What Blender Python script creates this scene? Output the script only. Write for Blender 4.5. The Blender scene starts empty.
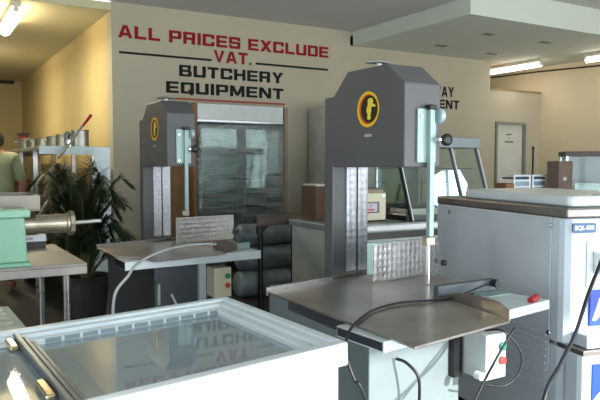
import bpy, bmesh, math, random
from mathutils import Vector, Matrix
random.seed(7)
S = bpy.context.scene
COL = S.collection
R = math.radians

# ------------------------------------------------------------------ camera
cam = bpy.data.objects.new('camera', bpy.data.cameras.new('camera'))
COL.objects.link(cam)
cam.location = (0, 0, 1.3)
cam.rotation_euler = (R(90 - 3.08), 0, R(59.5 - 90))
cam.data.lens = 36 * 650 / 600
cam.data.sensor_width = 36
cam.data.clip_start = .05
S.camera = cam

# ------------------------------------------------------------------ world, sun, daylight, exposure
W = bpy.data.worlds.new('daylight')
S.world = W
W.use_nodes = True
bgn = W.node_tree.nodes['Background']
bgn.inputs[0].default_value = (.82, .92, 1, 1)
bgn.inputs[1].default_value = 2.6
S.view_settings.view_transform = 'Standard'
S.view_settings.look = 'None'
S.view_settings.exposure = 0.0
S.view_settings.gamma = 1


def sun(name, energy, rot, colour, angle=1.0):
    l = bpy.data.lights.new(name, 'SUN')
    l.energy = energy; l.color = colour; l.angle = R(angle)
    o = bpy.data.objects.new(name, l); COL.objects.link(o)
    o.rotation_euler = rot
    return o


def area(name, loc, rot, sx, sy, power, colour):
    l = bpy.data.lights.new(name, 'AREA')
    l.shape = 'RECTANGLE'; l.size = sx; l.size_y = sy
    l.energy = power; l.color = colour
    o = bpy.data.objects.new(name, l); COL.objects.link(o)
    o.location = loc; o.rotation_euler = rot
    return o


sun('sun', 9.0, (R(90 - 21.5), 0, R(8)), (1, .97, .92))
# daylight through the shop front (behind the camera) and through the side glazing
area('shopfront_daylight', (3.2, -1.75, 1.35), (R(90), 0, 0), 8.6, 1.7, 170, (.88, .95, 1))
area('pavement_bounce', (3.2, -1.8, .35), (R(128), 0, 0), 8.6, .5, 120, (.98, .97, .92))
area('side_daylight', (-3.9, 2.2, 1.4), (R(90), 0, R(-90)), 4.2, 1.7, 45, (.88, .95, 1))


# ------------------------------------------------------------------ materials
def lin(c):
    return tuple((x / 12.92 if x <= .04045 else ((x + .055) / 1.055) ** 2.4) for x in c)


def M(name, rgb, rough=.5, metal=0, var=.06, scale=6, bump=0, spec=.5, stretch=None, rvar=0, dark=None):
    """sRGB 0..255 colour, with procedural variation"""
    m = bpy.data.materials.new(name); m.use_nodes = True
    nt = m.node_tree; n = nt.nodes; L = nt.links
    b = n['Principled BSDF']
    c = lin([x / 255 for x in rgb])
    b.inputs['Roughness'].default_value = rough
    b.inputs['Metallic'].default_value = metal
    b.inputs['Specular IOR Level'].default_value = spec
    tc = n.new('ShaderNodeTexCoord'); mp = n.new('ShaderNodeMapping')
    L.new(tc.outputs['Object'], mp.inputs[0])
    if stretch: mp.inputs['Scale'].default_value = stretch
    nz = n.new('ShaderNodeTexNoise'); nz.inputs['Scale'].default_value = scale
    nz.inputs['Detail'].default_value = 5
    L.new(mp.outputs[0], nz.inputs['Vector'])
    rp = n.new('ShaderNodeValToRGB')
    rp.color_ramp.elements[0].position = .3; rp.color_ramp.elements[1].position = .7
    lo = dark and lin([x / 255 for x in dark]) or tuple(x * (1 - var * 2) for x in c)
    rp.color_ramp.elements[0].color = (*lo, 1)
    rp.color_ramp.elements[1].color = (*[min(1, x * (1 + var)) for x in c], 1)
    L.new(nz.outputs[0], rp.inputs[0]); L.new(rp.outputs[0], b.inputs['Base Color'])
    if rvar:
        mr = n.new('ShaderNodeMapRange')
        mr.inputs[3].default_value = max(.02, rough - rvar); mr.inputs[4].default_value = rough + rvar
        L.new(nz.outputs[0], mr.inputs[0]); L.new(mr.outputs[0], b.inputs['Roughness'])
    if bump:
        bp = n.new('ShaderNodeBump'); bp.inputs['Strength'].default_value = bump
        bp.inputs['Distance'].default_value = .01
        L.new(nz.outputs[0], bp.inputs['Height']); L.new(bp.outputs[0], b.inputs['Normal'])
    return m


def emit(name, rgb, k):
    m = M(name, rgb)
    b = m.node_tree.nodes['Principled BSDF']
    b.inputs['Emission Color'].default_value = (*lin([x / 255 for x in rgb]), 1)
    b.inputs['Emission Strength'].default_value = k
    return m


def glass(name, tint=(.9, .97, .98), refl=.08, rough=.02, bump=0, bscale=8, stretch=(1, 1, 1), edge=.5):
    m = bpy.data.materials.new(name); m.use_nodes = True
    nt = m.node_tree; n = nt.nodes; L = nt.links
    n.remove(n['Principled BSDF'])
    out = n['Material Output']
    tr = n.new('ShaderNodeBsdfTransparent'); tr.inputs[0].default_value = (*tint, 1)
    gl = n.new('ShaderNodeBsdfGlossy'); gl.inputs['Roughness'].default_value = rough
    lw = n.new('ShaderNodeLayerWeight'); lw.inputs[0].default_value = .5
    mr = n.new('ShaderNodeMapRange')
    pw = n.new('ShaderNodeMath'); pw.operation = 'POWER'; pw.inputs[1].default_value = 3
    L.new(lw.outputs['Facing'], pw.inputs[0]); L.new(pw.outputs[0], mr.inputs[0])
    mr.inputs[3].default_value = refl; mr.inputs[4].default_value = edge
    mx = n.new('ShaderNodeMixShader')
    L.new(mr.outputs[0], mx.inputs[0]); L.new(tr.outputs[0], mx.inputs[1]); L.new(gl.outputs[0], mx.inputs[2])
    L.new(mx.outputs[0], out.inputs[0])
    if bump:
        tc = n.new('ShaderNodeTexCoord'); mp = n.new('ShaderNodeMapping'); mp.inputs['Scale'].default_value = stretch
        nz = n.new('ShaderNodeTexNoise'); nz.inputs['Scale'].default_value = bscale; nz.inputs['Detail'].default_value = 4
        bp = n.new('ShaderNodeBump'); bp.inputs['Strength'].default_value = bump; bp.inputs['Distance'].default_value = .02
        L.new(tc.outputs['Object'], mp.inputs[0]); L.new(mp.outputs[0], nz.inputs['Vector'])
        L.new(nz.outputs[0], bp.inputs['Height']); L.new(bp.outputs[0], gl.inputs['Normal'])
    return m


def frosted_lid(name):
    m = glass(name, (.86, .92, .93), .20, .03, edge=.75)
    nt = m.node_tree; n = nt.nodes; L = nt.links
    out = n['Material Output']; src = out.inputs[0].links[0].from_socket
    df = n.new('ShaderNodeBsdfDiffuse'); df.inputs[0].default_value = (.50, .62, .68, 1)
    nz = n.new('ShaderNodeTexNoise'); nz.inputs['Scale'].default_value = 3
    mr = n.new('ShaderNodeMapRange'); mr.inputs[3].default_value = .22; mr.inputs[4].default_value = .34
    mx = n.new('ShaderNodeMixShader')
    L.new(nz.outputs[0], mr.inputs[0]); L.new(mr.outputs[0], mx.inputs[0])
    L.new(src, mx.inputs[1]); L.new(df.outputs[0], mx.inputs[2]); L.new(mx.outputs[0], out.inputs[0])
    return m


def quilted(name, rgb, size=28):
    """engine-turned stainless: rows of small overlapping discs"""
    m = M(name, rgb, .3, .9, var=.1, scale=40)
    nt = m.node_tree; n = nt.nodes; L = nt.links; b = n['Principled BSDF']
    tc = n.new('ShaderNodeTexCoord')
    vo = n.new('ShaderNodeTexVoronoi'); vo.inputs['Scale'].default_value = size
    vo.inputs['Randomness'].default_value = 0.12
    L.new(tc.outputs['Object'], vo.inputs['Vector'])
    bp = n.new('ShaderNodeBump'); bp.inputs['Strength'].default_value = .55; bp.inputs['Distance'].default_value = .006
    L.new(vo.outputs['Distance'], bp.inputs['Height']); L.new(bp.outputs[0], b.inputs['Normal'])
    mr = n.new('ShaderNodeMapRange'); mr.inputs[1].default_value = 0; mr.inputs[2].default_value = .6
    mr.inputs[3].default_value = .22; mr.inputs[4].default_value = .5
    L.new(vo.outputs['Distance'], mr.inputs[0]); L.new(mr.outputs[0], b.inputs['Roughness'])
    return m


wallm = M('wall_paint', (178, 170, 148), .85, var=.03, scale=1.5)
yellow = M('wall_paint_yellow', (196, 176, 124), .8, var=.05, scale=1.2)
sidewall = M('wall_paint_cream', (205, 192, 160), .85, var=.03, scale=1)
ceilm = M('ceiling_paint', (196, 198, 194), .9, var=.03, scale=1)
ceily = M('ceiling_paint_warm', (200, 194, 160), .9, var=.03, scale=1)
bulkm = M('bulkhead_paint', (206, 212, 200), .85, var=.02, scale=1)
floorm = M('floor_tiles', (62, 62, 60), .35, var=.2, scale=3, rvar=.1)
skirt = M('trim_dark', (45, 40, 34), .6)
red = M('paint_red', (140, 6, 22), .9, var=.05)
black = M('paint_black', (12, 12, 18), .9, var=.05)
steel = M('stainless', (176, 174, 170), .28, 1, var=.08, scale=8, rvar=.08)
brushed = M('brushed_steel', (150, 148, 145), .34, 1, var=.1, scale=10, stretch=(1, 14, 1), rvar=.08)
tabled = M('worn_steel_plate', (188, 183, 178), .3, .9, var=.12, scale=5, rvar=.03, dark=(154, 148, 142))
chrome = M('chrome', (215, 218, 220), .12, 1, var=.03)
sawdark = M('saw_paint_grey', (86, 87, 88), .45, 0, var=.04, scale=3)
plastic_b = M('black_plastic', (20, 20, 22), .4)
white = M('white_enamel', (226, 232, 232), .35, var=.02)
rimm = M('freezer_rim', (206, 216, 220), .35, var=.03)
machw = M('machine_white', (190, 202, 212), .3, var=.02)
machg = M('machine_panel', (190, 198, 206), .42, .1, var=.03, scale=4)
bandm = M('machine_band', (134, 128, 124), .35, .8, var=.05)
blue = M('label_blue', (30, 70, 190), .35)
navy = M('label_navy', (20, 84, 130), .35)
labelw = M('label_white', (230, 235, 240), .4)
green = M('green_enamel', (132, 182, 154), .4, var=.04)
creamm = M('cream_enamel', (205, 198, 172), .35, var=.03)
cast = M('cast_aluminium', (176, 168, 148), .38, .85, var=.1, scale=14)
cardb = M('cardboard', (132, 98, 68), .9, var=.1, scale=8)
cardb2 = M('cardboard_dull', (104, 90, 80), .9, var=.08, scale=8)
bluegrey = M('plaster_case', (176, 184, 180), .5, var=.03)
darksteel = M('dark_steel', (52, 50, 50), .4, .7, var=.1)
leafm = M('palm_leaf', (44, 66, 36), .6, var=.25, scale=5, dark=(22, 36, 20))
stemm = M('palm_stem', (84, 92, 50), .6, var=.1)
soil = M('soil', (40, 30, 22), .95, var=.2, scale=30, bump=.5)
potm = M('pot_dark', (48, 44, 44), .5, var=.1)
skin = M('skin', (168, 122, 96), .55, var=.04)
shirt = M('shirt_pale_green', (142, 148, 114), .9, var=.08, scale=5, bump=.2)
trouser = M('trousers_dark', (46, 48, 58), .9, var=.08)
hair = M('hair_dark', (38, 32, 28), .8, var=.2, scale=30)
greenb = M('button_green', (30, 130, 100), .35)
redb = M('button_red', (190, 60, 60), .35)
redh = M('red_grip', (150, 24, 34), .35)
ringY = M('badge_yellow', (232, 190, 40), .45, var=.04)
ringR = M('badge_orange', (205, 90, 30), .45, var=.06)
badgeK = M('badge_black', (34, 24, 20), .45)
yellowfig = M('badge_figure', (226, 206, 70), .45)
grayl = M('grey_label', (165, 168, 170), .5)
lit = emit('tube_light', (255, 240, 226), 9)
litw = emit('tube_light_warm', (255, 236, 196), 20)
fitm = M('fitting_white', (210, 205, 190), .5)
liner = M('freezer_liner', (206, 220, 224), .45, var=.03)
rimrowm = M('rim_row_grey', (128, 142, 148), .5)
wrapg = glass('stretch_wrap', (.84, .88, .86), .13, .14, bump=.7, bscale=5, stretch=(1.2, 1.2, 9), edge=.6)
glassc = glass('cabinet_glass', (.86, .92, .92), .03, .03)
glassm = glass('clear_glass', (.86, .94, .95), .10, .015)
glasst = glass('teal_glass', (.55, .68, .66), .12, .05)
lidglass = frosted_lid('freezer_lid_glass')
guardg = M('guard_polished', (150, 172, 168), .4, .4, var=.03)
quilt = quilted('engine_turned_steel', (186, 184, 182), 34)
quilt2 = quilted('engine_turned_strip', (180, 182, 186), 30)
cablek = M('cable_black', (24, 26, 32), .45)
cablew = M('cable_white', (196, 202, 200), .5)
brass = M('brass', (206, 168, 78), .35, .7)


# ------------------------------------------------------------------ mesh helpers
class B:
    def __init__(s, f=None):
        s.b = bmesh.new(); s.f = f

    def _v(s, p):
        return s.b.verts.new(p)

    def box(s, x0, y0, z0, x1, y1, z1):
        v = [s._v(p) for p in ((x0, y0, z0), (x1, y0, z0), (x1, y1, z0), (x0, y1, z0),
                               (x0, y0, z1), (x1, y0, z1), (x1, y1, z1), (x0, y1, z1))]
        for q in ((0, 3, 2, 1), (4, 5, 6, 7), (0, 1, 5, 4), (1, 2, 6, 5), (2, 3, 7, 6), (3, 0, 4, 7)):
            s.b.faces.new([v[i] for i in q])
        return s

    def prism(s, pts, axis, a0, a1):
        """pts 2-D outline; axis 'x': (y,z), 'y': (x,z), 'z': (x,y)"""
        def mk(p, a):
            return {'x': (a, p[0], p[1]), 'y': (p[0], a, p[1]), 'z': (p[0], p[1], a)}[axis]
        A = [s._v(mk(p, a0)) for p in pts]; C_ = [s._v(mk(p, a1)) for p in pts]
        s.b.faces.new(A[::-1]); s.b.faces.new(C_)
        n = len(pts)
        for i in range(n):
            s.b.faces.new((A[i], A[(i + 1) % n], C_[(i + 1) % n], C_[i]))
        return s

    def ring(s, c, r0, r1, n, axis, a0, a1, sy=1):
        """flat annulus with thickness; axis is the normal"""
        def mk(u, v, a):
            return {'x': (a, c[0] + u, c[1] + v), 'y': (c[0] + u, a, c[1] + v), 'z': (c[0] + u, c[1] + v, a)}[axis]
        L_ = []
        for i in range(n):
            t = 2 * math.pi * i / n
            L_.append([s._v(mk(r * math.cos(t), r * sy * math.sin(t), a)) for r, a in ((r0, a0), (r1, a0), (r1, a1), (r0, a1))])
        for i in range(n):
            p, q = L_[i], L_[(i + 1) % n]
            for k in range(4):
                s.b.faces.new((p[k], p[(k + 1) % 4], q[(k + 1) % 4], q[k]))
        return s

    def cyl(s, p0, p1, r, n=16, r1=None):
        return s.tube([p0, p1], [r, r if r1 is None else r1], n)

    def tube(s, pts, r, n=8):
        pts = [Vector(p) for p in pts]
        if not isinstance(r, (list, tuple)): r = [r] * len(pts)
        rings = []; up = None
        for i, p in enumerate(pts):
            d = (pts[min(i + 1, len(pts) - 1)] - pts[max(i - 1, 0)]).normalized()
            if up is None:
                a = Vector((0, 0, 1)) if abs(d.z) < .9 else Vector((1, 0, 0))
                up = d.cross(a).normalized()
            up = (up - d * up.dot(d)).normalized(); w = d.cross(up)
            rings.append([s._v(p + (up * math.cos(2 * math.pi * k / n) + w * math.sin(2 * math.pi * k / n)) * r[i]) for k in range(n)])
        for a, b in zip(rings, rings[1:]):
            for k in range(n):
                s.b.faces.new((a[k], a[(k + 1) % n], b[(k + 1) % n], b[k]))
        s.b.faces.new(rings[0][::-1]); s.b.faces.new(rings[-1])
        return s

    def lathe(s, prof, c, n=24, axis='z'):
        rings = []
        for r, h in prof:
            ring = []
            for k in range(n):
                t = 2 * math.pi * k / n; u, v = r * math.cos(t), r * math.sin(t)
                ring.append(s._v({'z': (c[0] + u, c[1] + v, c[2] + h), 'x': (c[0] + h, c[1] + u, c[2] + v),
                                  'y': (c[0] + u, c[1] + h, c[2] + v)}[axis]))
            rings.append(ring)
        for a, b in zip(rings, rings[1:]):
            for k in range(n):
                s.b.faces.new((a[k], a[(k + 1) % n], b[(k + 1) % n], b[k]))
        s.b.faces.new(rings[0][::-1]); s.b.faces.new(rings[-1])
        return s

    def quad(s, *p):
        s.b.faces.new([s._v(q) for q in p]); return s

    def ell(s, c, r, seg=14, rings=10):
        c = Vector(c)
        rr = []
        top = s._v(c + Vector((0, 0, r[2]))); bot = s._v(c - Vector((0, 0, r[2])))
        for i in range(1, rings):
            a = math.pi * i / rings
            rr.append([s._v(c + Vector((r[0] * math.sin(a) * math.cos(2 * math.pi * k / seg),
                                        r[1] * math.sin(a) * math.sin(2 * math.pi * k / seg), r[2] * math.cos(a)))) for k in range(seg)])
        for k in range(seg):
            s.b.faces.new((top, rr[0][k], rr[0][(k + 1) % seg])); s.b.faces.new((bot, rr[-1][(k + 1) % seg], rr[-1][k]))
        for a, b in zip(rr, rr[1:]):
            for k in range(seg):
                s.b.faces.new((a[k], b[k], b[(k + 1) % seg], a[(k + 1) % seg]))
        return s

    def build(s, name, mat, parent=None, bevel=0, smooth=False, seg=2):
        if s.f:
            for v in s.b.verts: v.co = s.f(v.co)
        bmesh.ops.recalc_face_normals(s.b, faces=s.b.faces)
        me = bpy.data.meshes.new(name); s.b.to_mesh(me); s.b.free()
        me.materials.append(mat)
        o = bpy.data.objects.new(name, me); COL.objects.link(o)
        if parent: o.parent = parent
        if smooth:
            for p in me.polygons: p.use_smooth = True
        if bevel:
            md = o.modifiers.new('bevel', 'BEVEL'); md.width = bevel; md.segments = seg
            md.limit_method = 'ANGLE'; md.angle_limit = R(35)
            if not smooth:
                md.harden_normals = False
        return o


def T(name, label, cat, loc=(0, 0, 0), rz=0, group=None):
    o = bpy.data.objects.new(name, None); COL.objects.link(o)
    o.empty_display_size = .1
    o.location = loc; o.rotation_euler = (0, 0, rz)
    o['label'] = label; o['category'] = cat
    if group: o['group'] = group
    return o


def tag(o, label, cat, group=None):
    o['label'] = label; o['category'] = cat
    if group: o['group'] = group
    return o


def struct(name, b, mat, **k):
    o = b.build(name, mat, **k); o['kind'] = 'structure'; return o


def spline(pts, n=8):
    """Catmull-Rom through pts"""
    P = [Vector(p) for p in pts]; P = [P[0] * 2 - P[1]] + P + [P[-1] * 2 - P[-2]]
    out = []
    for i in range(1, len(P) - 2):
        for k in range(n):
            t = k / n
            out.append(.5 * ((2 * P[i]) + (P[i + 1] - P[i - 1]) * t + (2 * P[i - 1] - 5 * P[i] + 4 * P[i + 1] - P[i + 2]) * t * t
                             + (3 * P[i] - P[i - 1] - 3 * P[i + 1] + P[i + 2]) * t ** 3))
    out.append(P[-2])
    return out


BF = {
 'A': (1.06, [((0,0),(.27,0),(.60,1),(.36,1)), ((1.06,0),(.79,0),(.46,1),(.70,1)), ((.2,.18),(.86,.18),(.8,.40),(.28,.40))]),
 'B': (1, [((0,0),(.28,0),(.28,1),(0,1)), ((0,.8),(.86,.8),(.92,1),(0,1)), ((0,.4),(.9,.4),(.9,.6),(0,.6)), ((0,0),(.92,0),(.92,.2),(0,.2)), ((.68,.5),(.9,.55),(.96,.93),(.68,1)), ((.70,0),(.93,0),(1,.08),(1,.42),(.9,.56),(.70,.5))]),
 'C': (1, [((0,.08),(.08,0),(.28,0),(.28,1),(.08,1),(0,.92)), ((.05,.78),(1,.78),(1,.92),(.92,1),(.08,1)), ((.08,0),(.92,0),(1,.08),(1,.22),(.05,.22)), ((.73,.62),(1,.62),(1,.9),(.73,.9)), ((.73,.1),(1,.1),(1,.38),(.73,.38))]),
 'D': (1, [((0,0),(.28,0),(.28,1),(0,1)), ((0,.79),(.8,.79),(.9,1),(0,1)), ((0,0),(.9,0),(.8,.21),(0,.21)), ((.72,.1),(.88,0),(1,.1),(1,.9),(.88,1),(.72,.9))]),
 'E': (.94, [((0,0),(.28,0),(.28,1),(0,1)), ((0,.79),(.94,.79),(.94,1),(0,1)), ((0,.4),(.88,.4),(.88,.6),(0,.6)), ((0,0),(.94,0),(.94,.21),(0,.21))]),
 'G': (1, [((0,0),(.28,0),(.28,1),(0,1)), ((0,.79),(1,.79),(1,1),(0,1)), ((0,0),(1,0),(1,.21),(0,.21)), ((.73,0),(1,0),(1,.5),(.73,.5)), ((.5,.36),(1,.36),(1,.54),(.5,.54))]),
 'H': (1, [((0,0),(.28,0),(.28,1),(0,1)), ((.72,0),(1,0),(1,1),(.72,1)), ((0,.39),(1,.39),(1,.61),(0,.61))]),
 'I': (.28, [((0,0),(.28,0),(.28,1),(0,1))]),
 'K': (1.02, [((0,0),(.28,0),(.28,1),(0,1)), ((.2,.40),(.66,1),(1,1),(.42,.36)), ((.3,.55),(.5,.64),(1.02,0),(.68,0))]),
 'L': (.9, [((0,0),(.28,0),(.28,1),(0,1)), ((0,0),(.9,0),(.9,.22),(0,.22))]),
 'M': (1.2, [((0,0),(.26,0),(.26,1),(0,1)), ((.94,0),(1.2,0),(1.2,1),(.94,1)), ((0,1),(.32,1),(.72,.1),(.48,.1)), ((1.2,1),(.88,1),(.48,.1),(.72,.1))]),
 'N': (1.04, [((0,0),(.26,0),(.26,1),(0,1)), ((.78,0),(1.04,0),(1.04,1),(.78,1)), ((0,1),(.32,1),(1.04,0),(.72,0))]),
 'P': (.98, [((0,0),(.28,0),(.28,1),(0,1)), ((0,.79),(.9,.79),(.9,1),(0,1)), ((0,.33),(.9,.33),(.9,.53),(0,.53)), ((.70,.4),(.9,.33),(.98,.42),(.98,.92),(.9,1),(.70,.9))]),
 'Q': (1, [((0,.08),(.08,0),(.28,0),(.28,1),(.08,1),(0,.92)), ((.05,.79),(.95,.79),(.92,1),(.08,1)), ((.08,0),(1,0),(1,.21),(.05,.21)), ((.72,0),(1,0),(1,.92),(.92,1),(.72,1)), ((.55,.36),(.72,.4),(.95,-.12),(.72,-.12))]),
 'R': (1, [((0,0),(.28,0),(.28,1),(0,1)), ((0,.79),(.9,.79),(.9,1),(0,1)), ((0,.36),(.9,.36),(.9,.56),(0,.56)), ((.70,.4),(.9,.36),(.98,.45),(.98,.92),(.9,1),(.70,.9)), ((.66,0),(.96,0),(.96,.4),(.66,.45))]),
 'S': (1, [((.05,.79),(1,.79),(.94,1),(.08,1)), ((0,.4),(.95,.4),(1,.6),(.05,.6)), ((.06,0),(.94,0),(1,.21),(0,.21)), ((0,.46),(.27,.5),(.27,.98),(.08,1),(0,.9)), ((.73,.05),(.94,0),(1,.1),(1,.54),(.73,.5)), ((.74,.68),(1,.68),(1,.85),(.74,.85)), ((0,.15),(.26,.15),(.26,.32),(0,.32))]),
 'T': (.94, [((0,.78),(.94,.78),(.94,1),(0,1)), ((.33,0),(.61,0),(.61,.85),(.33,.85))]),
 'U': (1, [((0,.08),(.08,0),(.28,0),(.28,1),(0,1)), ((.72,0),(.92,0),(1,.08),(1,1),(.72,1)), ((.06,0),(.94,0),(.94,.22),(.06,.22))]),
 'V': (1.04, [((0,1),(.28,1),(.62,0),(.42,0)), ((1.04,1),(.76,1),(.42,0),(.62,0))]),
 'W': (1.4, [((0,1),(.26,1),(.5,0),(.26,0)), ((1.4,1),(1.14,1),(.9,0),(1.14,0)), ((.26,0),(.5,0),(.8,1),(.6,1)), ((1.14,0),(.9,0),(.6,1),(.8,1))]),
 'X': (1.06, [((0,0),(.33,0),(1.06,1),(.73,1)), ((1.06,0),(.73,0),(0,1),(.33,1))]),
 'Y': (1.04, [((0,1),(.32,1),(.64,.42),(.42,.36)), ((1.04,1),(.72,1),(.40,.42),(.62,.36)), ((.38,0),(.66,0),(.66,.5),(.38,.5))]),
 '.': (.22, [((0,0),(.22,0),(.22,.2),(0,.2))]),
}


def block(name, line, mat, width, height, parent, loc):
    """wide bold block lettering in the x-z plane; each word is one part"""
    x = 0; words = [[]]
    for ch in line:
        if ch == ' ':
            x += (.0 if '.' in line else .55); words.append([]); continue
        w, polys = BF[ch]
        words[-1] += [[(x + px, py) for px, py in p] for p in polys]
        x += w + .15
    k = width / (x - .15)
    for wd in words:
        b = B()
        for j, p in enumerate(wd):
            b.prism([(a * k, c * height) for a, c in p], 'y', -.0008 - .00004 * j, .002)
        o = b.build(name, mat, parent); o.location = loc


def text(name, s, mat, width, height, parent, loc, rot, bold=.02, ext=.002, space=1.0):
    """lettering scaled to width x height, origin bottom-left"""
    cu = bpy.data.curves.new(name, 'FONT'); cu.body = s; cu.offset = bold; cu.extrude = .01
    cu.space_character = space; cu.resolution_u = 3
    tmp = bpy.data.objects.new(name, cu); COL.objects.link(tmp)
    dg = bpy.context.evaluated_depsgraph_get()
    me = bpy.data.meshes.new_from_object(tmp.evaluated_get(dg))
    bpy.data.objects.remove(tmp)
    xs = [v.co.x for v in me.vertices]; ys = [v.co.y for v in me.vertices]
    x0, x1, y0, y1 = min(xs), max(xs), min(ys), max(ys)
    for v in me.vertices:
        v.co = Vector(((v.co.x - x0) / (x1 - x0) * width, (v.co.y - y0) / (y1 - y0) * height, v.co.z / .01 * ext))
    me.materials.clear(); me.materials.append(mat)
    o = bpy.data.objects.new(name, me); COL.objects.link(o)
    o.parent = parent; o.location = loc; o.rotation_euler = rot
    return o


# ------------------------------------------------------------------ the room
FR, BK = -1.9, 13.2
struct('floor', B().box(-4.2, FR - .1, -.1, 8.5, BK + .2, 0), floorm)
# lettered wall: one long wall, a shallow step at x 4.38, and a lower partition at the right end
b = B().box(1.734, 6.7, 0, 4.38, 6.88, 2.95)
struct('wall_back', b, wallm)
struct('wall_back_recess', B().box(4.38, 6.715, 0, 7.12, 6.88, 3.06), wallm)
b = B().box(7.12, 6.715, 0, 7.236, 6.85, 2.4).box(7.868, 6.715, 0, 8.2, 6.85, 2.4).box(7.236, 6.715, 1.93, 7.868, 6.85, 2.4)
struct('wall_partition', b, wallm)
struct('trim_1', B().box(7.12, 6.70, 2.385, 8.2, 6.86, 2.405), M('trim_cap', (150, 120, 88), .6))
struct('wall_left', B().box(1.734, 6.88, 0, 1.88, BK, 2.95), yellow)
struct('wall_far', B().box(-4.2, BK, 0, 1.734, BK + .15, 2.95), yellow)
struct('wall_far_right', B().box(1.88, BK, 0, 8.2, BK + .15, 3.1), sidewall)
struct('wall_right', B().box(8.2, FR, 0, 8.35, BK, 3.1), sidewall)
b = B()
b.box(-4.2, FR, 0, -4.05, -.1, 2.95).box(-4.2, 4.4, 0, -4.05, BK, 2.95).box(-4.2, -.1, 0, -4.05, 4.4, .4).box(-4.2, -.1, 2.3, -4.05, 4.4, 2.95)
struct('wall_side', b, wallm)
# shop front behind the camera: sill, head and mullions, open to the street
b = B().box(-4.2, FR - .12, 0, 8.35, FR, .25).box(-4.2, FR - .12, 2.15, 8.35, FR, 3.1)
for x in (-4.2, -1.2, 1.6, 4.4, 7.6):
    b.box(x, FR - .1, .25, x + .07, FR - .02, 2.15)
struct('wall_front', b, darksteel)
struct('ceiling', B().box(-4.2, FR - .1, 2.95, 4.72, 6.7, 3.05), ceilm)
struct('ceiling_left_room', B().box(-4.2, 6.7, 2.86, 1.734, BK, 2.94), ceily)
struct('ceiling_right', B().box(4.72, FR - .1, 3.06, 8.35, 4.72, 3.16), ceilm)
struct('ceiling_right_room', B().box(4.68, 6.715, 2.78, 8.2, BK, 2.9), M('ceiling_paint_right', (196, 186, 160), .9, var=.02))
# bulkhead: lowered box whose near corner hangs out over the hall
struct('ceiling_bulkhead', B().box(4.72, 4.72, 2.78, 8.2, 6.715, 3.06), bulkm)
struct('trim_2', B().box(-4.05, BK - .03, 2.80, 1.60, BK, 2.86), skirt)
# conduit on the right wall
struct('trim_3', B().tube([(8.17, 7.9, 2.735), (8.17, 6.9, 2.72), (8.17, 5.4, 2.66), (8.17, 3.8, 2.62)], .012, 6), skirt)
struct('baseboard_back', B().box(1.74, 6.68, 0, 7.1, 6.7, .09), skirt)
# door at the right end of the partition
d = struct('door_1', B().box(7.27, 6.74, 0.005, 7.835, 6.78, 1.895), M('door_paint', (200, 202, 190), .5, var=.02), bevel=.003)
b = B().box(7.236, 6.69, 0, 7.27, 6.80, 1.93).box(7.835, 6.69, 0, 7.868, 6.80, 1.93).box(7.27, 6.69, 1.895, 7.835, 6.80, 1.93)
o = b.build('door_frame', M('door_frame_grey', (128, 132, 124), .6), d)
o = B().cyl((7.31, 6.74, .98), (7.31, 6.70, .98), .01, 10).cyl((7.31, 6.705, .98), (7.38, 6.705, .98), .009, 8).build('door_handle', chrome, d)
b = B()
for k, (w, h) in enumerate(((.10, .02), (.03, .012), (.17, .024))):
    b.box(7.55 - w / 2, 6.735, 1.74 - k * .055, 7.55 + w / 2, 6.739, 1.74 - k * .055 + h)
b.build('door_notice', M('notice_ink', (110, 112, 110), .7), d)
b = B()
for x, y, w in ((6.5, 5.3, .16), (6.56, 6.2, .16), (5.55, 5.3, .14), (5.57, 6.1, .16)):
    b.box(x, y, 2.774, x + w, y + .08, 2.78)
o = struct('ceiling_vent', b, M('vent_grey', (120, 122, 118), .6))

# ---- lettering painted on the wall
RX = (R(90), 0, 0)
sg = T('wall_lettering', 'red and black block lettering ALL PRICES EXCLUDE VAT on the cream wall', 'sign', (1.8, 6.697, 0))
block('price_line', 'ALL PRICES EXCLUDE', red, 2.545, .128, sg, (0, 0, 2.598))
block('vat_line', 'VAT .', red, .46, .13, sg, (1.045, 0, 2.432))
B().box(.008, -.001, 2.437, 1.02, .002, 2.46).build('rule_left', black, sg)
B().box(1.56, -.001, 2.443, 2.54, .002, 2.466).build('rule_right', black, sg)
sg = T('wall_lettering', 'black lettering BUTCHERY EQUIPMENT with a red underline above the wrapped cooler', 'sign', (2.3, 6.697, 0))
block('butchery_line', 'BUTCHERY', black, 1.27, .122, sg, (.146, 0, 2.25))
block('equipment_line', 'EQUIPMENT', black, 1.42, .122, sg, (0, 0, 2.067))
B().box(0, -.001, 2.0, 1.44, .002, 2.02).build('underline', M('underline_red', (160, 60, 50), .6), sg)
sg = T('wall_lettering', 'black lettering TAKEAWAY EQUIPMENT half hidden behind the near bandsaw', 'sign', (5.1, 6.712, 0))
block('takeaway_line', 'TAKEAWAY', black, .95, .135, sg, (.37, 0, 2.235))
block('equipment_line', 'EQUIPMENT', black, 1.10, .122, sg, (.32, 0, 2.07))


# ---- ceiling lamps
def tube_lamp(x, y0, y1, z, label, group, mat, power, col, tr=.034, rz=0):
    t = T('fluorescent_lamp', label, 'ceiling light', (x, (y0 + y1) / 2, z), rz, group)
    h = (y1 - y0) / 2
    B().box(-.045, -h, -.05, .045, h, 0).build('housing', fitm, t, .006)
    B().tube([(0, -h + .03, -.05 - tr), (0, h - .03, -.05 - tr)], tr, 14).build('tube', mat, t, smooth=True)
    for s in (-1, 1):
        B().box(-.025, s * (h - .03) - .012, -.1, .025, s * (h - .03) + .012, -.045).build('end_cap', fitm, t, .003)
    a = area('tube_glow', (0, 0, -.07 - 2 * tr), (0, 0, 0), .06, h * 1.8, power, col); a.parent = t
    return t


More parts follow.
